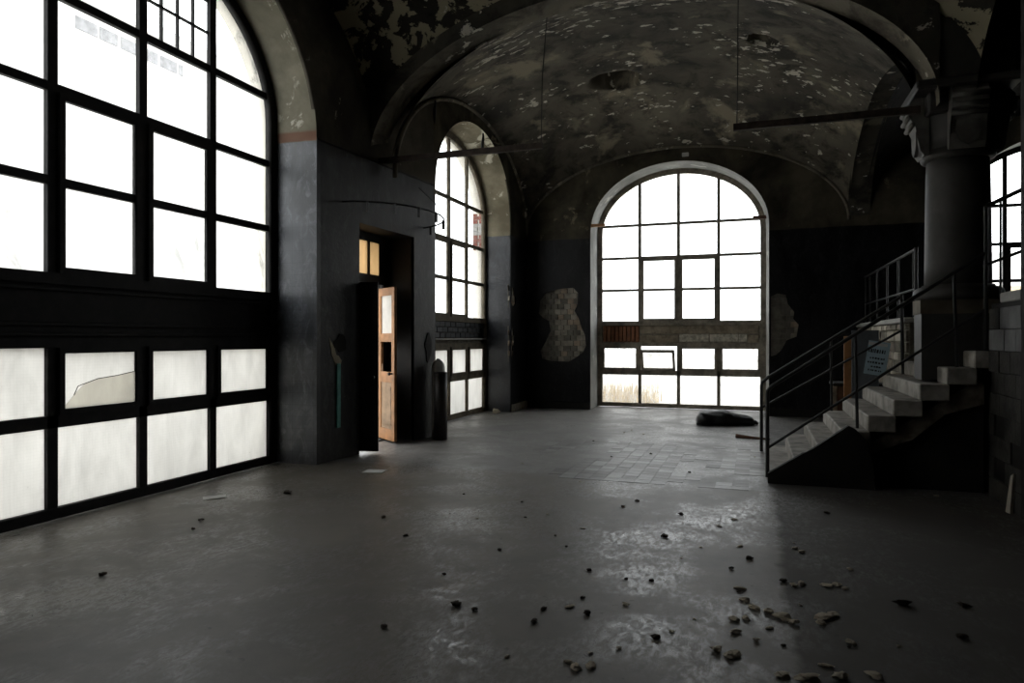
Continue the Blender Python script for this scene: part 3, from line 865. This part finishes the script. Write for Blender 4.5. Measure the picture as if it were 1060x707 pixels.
# stair railings: tubes, posts and rails
def railing(name, label, parts):
    r = empty(name, (0, 0, 0)); tag(r, label, 'railing')
    for nm, pts, rad in parts: obj(nm, MB().tube(pts, rad, 8), M['iron'], r, smooth=False)
    return r
def bent(p, q, r=.07, n=5):
    """post foot p up to the elbow and away to q"""
    return p, q
Y1 = 8.45
zt = lambda x: 1.03 + .683*(x-.14)
zl = lambda x: .34 + .732*(x-.14)
elbow = [(.13, Y1, .0), (.13, Y1, .95), (.135, Y1, .99), (.155, Y1, 1.02), (.2, Y1, 1.06), (2.27, Y1, zt(2.27))]
railing('stair_railing', 'bent black pipe railing on the open side of the stair', [
    ('handrail', elbow, .022), ('lower_rail', [(.13, Y1, zl(.13)), (2.27, Y1, zl(2.27))], .016),
    ('post', [(1.06, Y1, sz(4)-.01), (1.04, Y1, zt(1.04))], .017),
    ('post', [(2.01, Y1, sz(8)-.01), (1.98, Y1, zt(1.98))], .017),
    ('post', [(2.27, Y1, sz(9)-.01), (2.27, Y1, 2.97)], .022),
    ('handrail', [(2.27, Y1, 2.97), (2.85, Y1, 3.25)], .022),
    ('lower_rail', [(2.27, Y1, 2.36), (2.85, Y1, 2.60)], .016),
    ('post', [(2.40, Y1, sz(10)), (2.40, Y1, 3.03)], .012)])
Y2 = 10.33
zt2 = lambda x: 1.0 + .66*(x-.09)
zl2 = lambda x: .62 + .62*(x-.09)
railing('stair_railing', 'bent black pipe railing on the wall side of the stair', [
    ('handrail', [(.08, Y2, .0), (.08, Y2, .93), (.09, Y2, .97), (.12, Y2, 1.0), (.17, Y2, 1.045), (1.82, Y2, zt2(1.82))], .022),
    ('lower_rail', [(.08, Y2, zl2(.08)), (1.82, Y2, zl2(1.82))], .016),
    ('post', [(.98, Y2, sz(4)-.01), (.97, Y2, zt2(.97))], .017),
    ('post', [(1.84, Y2, sz(7)-.01), (1.82, Y2, zt2(1.82)+.02)], .022)])
# railing on the platform edge
XR = 2.02
parts = [('handrail', [(XR, 10.48, 2.78), (XR, 14.98, 2.78)], .020), ('lower_rail', [(XR, 10.48, 2.25), (XR, 14.98, 2.25)], .016),
         ('post', [(XR, 10.48, 1.86), (XR, 10.48, 2.80)], .024)]
for y in (10.62, 11.7, 12.6, 13.6, 14.4, 14.95): parts.append(('baluster', [(XR, y, 1.86), (XR, y, 2.78)], .015))
railing('platform_railing', 'level black iron railing with balusters above the retaining wall', parts)

# ------------------------------------------------------------------ column
CX, CY = 2.145, 9.0
col = empty('column', (CX, CY, 1.14)); tag(col, 'thick grey stone column with bracketed capital on a square pedestal', 'column')
def cpart(nm, mb, mat, smooth=False, parent=None):
    o = obj(nm, mb, mat, parent or col, smooth)
    return o
def CM(): return MB()
PP = [(-.44, -.42), (.44, -.42), (.44, .1), (.2, .40), (-.2, .40), (-.44, -.06)]
cpart('pedestal', CM().prism(PP, lambda u, v, w: (u, v, w), 0, .72), M['column_stone'])
cpart('pedestal_cap', CM().prism([(u*1.03, v*1.03) for u, v in PP], lambda u, v, w: (u, v, w), .72, .87), M['column_cap'])
cpart('base_ring', CM().lathe([(.40,.87),(.43,.90),(.44,.94),(.43,.99),(.40,1.02),(.36,1.03),(.345,1.05)], n=40), M['column_stone'], True)
cpart('shaft', CM().lathe([(.325,1.03),(.322,1.3),(.317,1.8),(.309,2.3),(.303,2.47)], n=40), M['column_stone'], True)
cpart('neck_ring', CM().lathe([(.32,2.44),(.355,2.455),(.365,2.48),(.355,2.51),(.325,2.53),(.325,2.56)], n=40), M['column_stone'], True)
cpart('capital', CM().lathe([(.32,2.55),(.325,2.7),(.34,2.85),(.38,3.0),(.40,3.12)], n=32), M['column_stone'], True)
cpart('capital_block', CM().box(-.36, .36, -.36, .36, 2.92, 3.15, bevel=.02), M['column_stone'])
# scroll brackets on the four sides
for k in range(4):
    rot = Matrix.Rotation(k*math.pi/2, 4, 'Z')
    prof = [(-.31, 2.52), (-.36, 2.50), (-.40, 2.56), (-.42, 2.66), (-.42, 2.76), (-.45, 2.83), (-.50, 2.92), (-.52, 3.02), (-.50, 3.10), (-.46, 3.15), (-.31, 3.15)]
    fnb = lambda u, v, w: tuple(rot @ Vector((u, w, v)))
    br = cpart('bracket', CM().prism(prof, fnb, -.17, .17), M['capital_stone'])
    for i, (u, v) in enumerate(((-.47, 2.86), (-.505, 2.94), (-.515, 3.04))):
        cpart('flute', CM().tube([fnb(u-.005, v, -.175), fnb(u-.005, v, .175)], .028, 8), M['capital_stone'], True, br)
    cpart('shield', CM().prism([(-.11, 2.80), (-.12, 2.68), (-.09, 2.58), (0, 2.52), (.09, 2.58), (.12, 2.68), (.11, 2.80)], lambda u, v, w: fnb(-.40 - w, v, u), 0, .035), M['capital_stone'], False, br)
cpart('abacus', CM().box(-.50, .50, -.50, .50, 3.15, 3.25, bevel=.02), M['column_stone'])
cpart('impost', CM().box(-.33, .42, -.47, .47, 3.25, 3.9, bevel=.01), M['column_stone'])

# ------------------------------------------------------------------ tie rod with its lost middle
def ztie(x): return 4.13
t1 = empty('tie_rod', (-5.0, 8.7, 4.13)); tag(t1, 'iron tie bar stub reaching out from the doorway pier, held by a wire', 'tie rod')
obj('bar', MB().box(-.08, 2.36, -.028, .028, -.045, .035), M['iron_rust'], t1)
obj('wire', MB().tube([(2.34, 0, .03), (2.35, .02, .9), (2.35, .25, 1.86)], .006, 5), M['iron'], t1)
t2 = empty('tie_rod', (1.75, 8.72, 4.13)); tag(t2, 'iron tie bar stub reaching out from the column capital, held by a wire', 'tie rod')
obj('bar', MB().box(-2.0, -.03, -.028, .028, -.045, .035), M['iron_rust'], t2)
obj('wire', MB().tube([(-1.96, 0, .03), (-1.95, .03, .9), (-1.95, .25, 1.92)], .006, 5), M['iron'], t2)

# ------------------------------------------------------------------ curved rail over the doorway
can = empty('curtain_rail', (-5.1, 8.9, 3.4)); tag(can, 'bowed thin iron rail with hooks fixed above the doorway', 'rail')
ring = [(-.06 + .88*math.sin(math.pi*i/16), -1.02*math.cos(math.pi*i/16), .0 - .06*i/16) for i in range(17)]
obj('rod', MB().tube(ring, .013, 6), M['iron'], can)
for i in (2, 4, 6, 8, 11, 14):
    x, y, z = ring[i]
    obj('hook', MB().box(x-.018, x+.018, y-.018, y+.018, z-.13, z+.005), M['iron'], can)
obj('stay_wire', MB().tube([(ring[10][0], ring[10][1], .06), (.03, .92, .62)], .006, 5), M['iron'], can)
# dangling cables by the middle arch
for (x, y, z, l, lab) in ((-4.9, 10.14, 5.45, .38, 'short black cable dangling at the foot of the broad arch'), (-4.93, 12.3, 5.52, .42, 'short black cable dangling in the middle window arch')):
    pts = [(x+.012*math.sin(i), y+.02*math.cos(i*1.3), z-l*i/6) for i in range(7)]
    o = obj('dangling_cable', MB().tube(pts, [.014, .02, .026, .03, .026, .02, .008], 6), M['iron']); tag(o, lab, 'cable')

# ------------------------------------------------------------------ upright cylinders by the pier
gc = empty('gas_cylinder', (-4.80, 10.06, 0)); tag(gc, 'tall pale grey gas cylinder with domed top by the doorway pier', 'cylinder')
obj('body', MB().lathe([(.10, .0), (.11, .02), (.11, 1.08), (.105, 1.14), (.085, 1.20), (.05, 1.235), (.03, 1.245)], n=20), M['cylinder_grey'], gc, True)
obj('collar', MB().lathe([(.03, 1.235), (.034, 1.25), (.028, 1.262), (.02, 1.265)], n=12), M['cylinder_grey'], gc, True)
pt = empty('standing_tube', (-4.66, 9.85, 0)); tag(pt, 'dark brown metal tube standing upright before the grey cylinder', 'tube')
obj('tube_wall', MB().lathe([(.098, 0), (.105, .0), (.105, 1.05), (.092, 1.05), (.092, .02)], n=20), M['tube_dark'], pt, True)
obj('rim', MB().tube([(.1*math.cos(2*math.pi*k/20), .1*math.sin(2*math.pi*k/20), 1.05) for k in range(20)], .009, 6, closed=True), M['tube_dark'], pt, True)

# ------------------------------------------------------------------ black sack on the floor
bx, by = floor_at(750, 441)
bag = empty('refuse_sack', (bx, by+.15, 0), .25); tag(bag, 'full black plastic sack lying on the floor before the end wall window', 'sack')
mb = MB(); nseg, nr = 22, 18; rings = []
for i in range(nseg+1):
    t = i/nseg; x = -.5 + 1.0*t
    env = math.sin(math.pi*min(1, t*1.15+.06))**.45 if t < .8 else None
    rad = .145*(max(0, 1-((t-.36)/.52)**4))**.5 if t < .82 else .145*.42
    if t >= .62: rad = .145*(.86 - .95*(t-.62)) 
    if t < .05: rad = .085 + t*1.0
    row = []
    for k in range(nr):
        a = 2*math.pi*k/nr
        rr_ = rad*(1 + .38*mnoise.noise((x*5, math.cos(a)*2.2, math.sin(a)*2.2)) + .08*mnoise.noise((x*18, math.cos(a)*6, math.sin(a)*6)))
        z = .8*rad + rr_*1.0*math.sin(a); 
        if z < 0: z = 0.002
        row.append(mb.bm.verts.new((x, rr_*1.35*math.cos(a), z)))
    rings.append(row)
for A, B in zip(rings, rings[1:]):
    for k in range(nr): mb.bm.faces.new((A[k], A[(k+1)%nr], B[(k+1)%nr], B[k]))
mb.bm.faces.new(rings[0][::-1]); mb.bm.faces.new(rings[-1])
obj('sack_body', mb, M['bag_black'], bag, True)
mb = MB().tube([(.44, 0, .05), (.5, .02, .06), (.55, .05, .05), (.60, .03, .02)], [.04, .025, .045, .02], 8)
obj('tied_neck', mb, M['bag_black'], bag)
mb = MB().tube([(-.1, -.04, .24), (-.06, -.02, .275), (-.01, .0, .25)], [.03, .022, .02], 7)
obj('fold', mb, M['bag_black'], bag)
# stick
p0, p1 = floor_at(762, 453), floor_at(797, 456)
o = obj('broken_batten', MB().tube([(p0[0], p0[1], .03), ((p0[0]+p1[0])/2, (p0[1]+p1[1])/2, .022), (p1[0], p1[1], .02)], [.035, .022, .016], 6), M['wood_brown'])
tag(o, 'broken brown wooden batten on the floor by the railing foot', 'batten')

# ------------------------------------------------------------------ things behind the stair
cab = empty('wooden_chest', (1.45, 11.2, 0)); tag(cab, 'red brown wooden chest standing behind the stair', 'chest')
obj('body', MB().box(-.38, .38, -.25, .25, 0, .90, bevel=.01), M['wood_brown'], cab)
obj('lid', MB().box(-.40, .40, -.27, .27, .90, .945, bevel=.01), M['wood_black'], cab)
obj('corner_post', MB().box(-.40, -.34, -.27, -.21, 0, .90, bevel=.006), M['board_grey'], cab)
pl = obj('plank', MB().box(-.06, .06, -.012, .012, 0, 1.62, bevel=.004), M['wood_orange'])
pl.location = (1.235, 10.75, 0); pl.rotation_euler = (0, 0, .1)
tag(pl, 'upright orange timber plank standing behind the stair', 'plank')
sh = obj('metal_sheet', MB().box(-.17, .17, -.006, .006, 0, 1.05, bevel=.002), M['steel_sheet'])
sh.location = (1.42, 10.56, .62); sh.rotation_euler = (0, 0, .05)
sh.location.z = .0; sh.scale.z = 1.62
tag(sh, 'blue grey metal sheet leaning behind the stair beneath the notice', 'sheet')
sg = empty('notice_sign', (1.53, 10.552, 1.09)); sg.rotation_euler = (0, math.radians(9), .05)
tag(sg, 'tilted pale blue notice sheet with dark lettering behind the stair railing', 'sign')
obj('board', MB().box(-.135, .135, -.006, .006, 0, .46, bevel=.002), M['sign_blue'], sg)
rr = random.Random(3)
obj('header_band', MB().box(-.135, .10, -.0085, -.004, .40, .44), M['paper'], sg)
for zz, hh, x0, x1 in ((.30, .055, -.12, .11), (.215, .028, -.09, .10), (.155, .028, -.11, .10), (.10, .025, -.06, .08), (.05, .025, -.09, .09)):
    x = x0
    while x < x1 - .015:
        w = rr.uniform(.012, .028)
        obj('lettering', MB().box(x, min(x+w, x1), -.0085, -.005, zz, zz+hh*rr.uniform(.75, 1)), M['sign_ink'], sg)
        x += w + rr.uniform(.006, .014)

# ------------------------------------------------------------------ litter on the floor
def chunk_mesh(nm, mat, seed, flat):
    bm = bmesh.new(); bmesh.ops.create_icosphere(bm, subdivisions=2, radius=1)
    for v in bm.verts:
        k = 1 + .75*mnoise.noise(v.co*1.3 + Vector((seed*3.7, seed, 0))) + .3*mnoise.noise(v.co*3.1 + Vector((0, seed*2.3, 5)))
        v.co = v.co*k; v.co.z = v.co.z*flat
    zmin = min(v.co.z for v in bm.verts)
    for v in bm.verts: v.co.z -= zmin*.92
    me = bpy.data.meshes.new(nm); bm.to_mesh(me); bm.free(); me.materials.append(M[mat]); return me
pale = [chunk_mesh('plaster_chunk', 'plaster_chunk', s, .34) for s in range(1, 6)]
darkc = [chunk_mesh('dark_clod', 'dark_chunk', s, .45) for s in range(6, 9)]
def place_words(x, y):
    spots = [('beside the black sack', -.5, 12.6, 1.3), ('in front of the doorway', -4.3, 8.3, 1.3), ('at the foot of the near window', -5.0, 5.4, 1.2),
             ('by the middle window', -4.0, 11.6, 1.6), ('near the foot of the stair', .3, 7.3, 1.0), ('beside the low parapet', 1.8, 6.6, 1.0),
             ('among the exposed floor tiles', -1.2, 9.0, 1.6), ('on the polished floor before the tiles', -1.4, 6.6, 1.2),
             ('on the dark floor strip before the parapet', 1.0, 4.8, 1.1), ('in the plaster scatter on the edge of the dark strip', .2, 4.3, .9),
             ('on the open floor between near window and polished strip', -2.8, 5.2, 1.7)]
    best = min(spots, key=lambda q: math.hypot(x-q[1], y-q[2])/q[3])
    return best[0]
def litter(px, py, size, dark=False, big=False):
    x, y = floor_at(px, py)
    size *= .72
    me = R.choice(darkc if dark else pale)
    nm = 'dark_clod' if dark else ('plaster_lump' if big else 'plaster_crumb')
    o = bpy.data.objects.new(nm, me); C.objects.link(o)
    o.location = (x, y, 0); o.rotation_euler = (0, 0, R.uniform(0, 6.28))
    o.scale = (size*R.uniform(.9, 1.4), size*R.uniform(.7, 1.1), size)
    w = place_words(x, y)
    if dark: tag(o, 'dark clod of dirt ' + w, 'debris', 'dark clods ' + w)
    elif big: tag(o, ('big' if size > .028 else 'small') + ' lump of fallen plaster ' + w, 'debris', ('big' if size > .028 else 'small') + ' plaster lumps ' + w)
    else: tag(o, 'tiny crumb of fallen plaster ' + w, 'debris', 'plaster crumbs ' + w)
for px, py, s in ((766,610,.035),(771,622,.04),(781,630,.045),(795,634,.05),(810,640,.055),(822,646,.04),(760,642,.045),(772,641,.035),(761,655,.035),(783,664,.03),
                  (853,640,.05),(862,637,.04),(850,645,.035),(830,605,.04),(822,607,.035),(856,607,.04),(866,606,.035),(875,610,.03),(880,590,.03),(823,568,.03),(830,572,.035),
                  (742,674,.04),(755,680,.045),(762,678,.04),(836,704,.06),(870,702,.05),(880,665,.03),(884,668,.025),(588,686,.03),(596,692,.04),(612,690,.035),
                  (855,690,.03),(810,700,.04),(905,700,.035)):
    litter(px, py, s, big=True)
for px, py, s in ((776,579,.035),(811,602,.03),(298,511,.05),(208,539,.03),(200,548,.025),(491,632,.03),(553,645,.03),(563,631,.025),(473,627,.04),(517,570,.025),(610,591,.025),
                  (705,533,.03),(688,556,.035),(645,525,.025),(935,626,.045),(998,628,.035),(995,660,.03),(460,595,.02),(420,555,.025),(397,536,.03),(633,473,.02),(106,596,.035),(397,650,.03),
                  (608,636,.035),(575,555,.02),(540,520,.02),(480,512,.02)):
    litter(px, py, s, dark=True)
cl = [(660, 520), (560, 545), (700, 580), (520, 600), (450, 520), (480, 470), (600, 460), (560, 450)]
for k in range(46):
    px = R.gauss(690, 150); py = R.uniform(440, 690)
    if 30 < px < 1010 and not (px > 785 and py < 512) and not (px < 300 and py < 520):
        litter(px, py, R.uniform(.014, .03), dark=R.random() < .35)
# papers
def paper(px, py, w, h, rz, label):
    x, y = floor_at(px, py)
    mb = MB().prism([(-w, -h), (w*.9, -h*1.05), (w, h*.9), (-w*.95, h)], lambda u, v, q: (u, v, q + .004*math.sin(u*20)), .003, .006)
    o = obj('paper_sheet', mb, M['paper']); o.location = (x, y, 0); o.rotation_euler = (0, 0, rz); tag(o, label, 'paper')
paper(388, 488, .13, .10, .2, 'white paper sheet on the floor before the doorway')
paper(222, 515, .11, .07, .8, 'torn pale paper scrap on the floor under the near window')
x, y = floor_at(1036, 540)
o = obj('splinter', MB().prism([(-.03, 0), (.03, 0), (.02, .34), (-.01, .37)], lambda u, v, q: (q, u, v), 0, .03), M['stone_pale'])
o.location = (2.17, 7.45, 0); o.rotation_euler = (.1, .05, .3); tag(o, 'pale upright splinter standing at the foot of the parapet', 'splinter')
x, y = floor_at(507, 431)
o = bpy.data.objects.new('plaster_chunk', pale[2]); C.objects.link(o); o.location = (-5.15, 13.6, 0); o.scale = (.07, .06, .16)
tag(o, 'tall lump of rubble standing in the middle window corner', 'debris')

# ------------------------------------------------------------------ outdoors
g = obj('ground', MB().box(-60, 60, -40, 80, -.45, -.26), M['pavement']); struct(g, 'pale pavement outside the windows', 'ground')
# opposite building seen through the near window
OB = empty('white_building', (-14, 12, -.26)); tag(OB, 'white building across the yard seen through the near window', 'building')
obj('wall', MB().box(-6, 0, -12, 6, 0, 9.4), M['house_white'], OB)
obj('cornice', MB().box(-6.2, .25, -12.2, 6.2, 9.2, 9.5), M['house_white'], OB)
for y0, y1 in ((-.95, -.42), (-.36, .10), (.20, .60), (.95, 1.25), (1.33, 1.85), (1.92, 2.05)):
    obj('attic_slot', MB().box(-.02, .02, y0, y1, 8.62, 8.9), M['slot_dark'], OB)
# red bricks showing in the outer reveal of the middle window
yb = W2['c'] + W2['a'] + FW
for r_ in range(10):
    m = M['coping'] if 4 <= r_ <= 6 else M['brick_red']
    for k in range(2):
        x0 = -5.845 + k*.115 + (.03 if r_ % 2 and k else 0)
        obj('brick', MB().box(x0, min(x0+.108, -5.615), yb-.022-.004*(r_ % 3), yb+.02, 3.52+r_*.082, 3.52+r_*.082+.074), m, wall_left)
OC = empty('ochre_house', (9.5, 34, -.26)); tag(OC, 'ochre house outside the side aisle window', 'building')
obj('wall', MB().box(-4, 6, 0, 5, 0, 4.0), M['house_ochre'], OC)
obj('roof', MB().prism([(-4.4, 4.0), (6.4, 4.0), (5, 5.4), (-3, 5.4)], lambda u, v, w: (u, w, v), -.3, 5.3), M['house_white'], OC)
for x0 in (-2.6, 0, 2.6):
    wn = obj('window', MB().box(x0, x0+1, -.03, .05, 1.6, 3.1), M['slot_dark'], OC)
# dry grass beyond the end wall window
mb = MB(); rr = random.Random(9)
for k in range(900):
    x, y = rr.uniform(-6.0, -2.6), rr.uniform(18.0, 20.5); h = rr.uniform(.25, .6); a = rr.uniform(0, 6.28)
    dx, dy = .018*math.cos(a), .018*math.sin(a); lx, ly = rr.gauss(0, .08), rr.gauss(0, .08)
    mb.quad((x-dx, y-dy, -.26), (x+dx, y+dy, -.26), (x+lx+dx*.3, y+ly+dy*.3, h-.26), (x+lx-dx*.3, y+ly-dy*.3, h-.26))
o = obj('dry_grass', mb, M['dry_grass']); tag(o, 'dry yellow grass growing outside the end wall window', 'grass', kind='stuff')
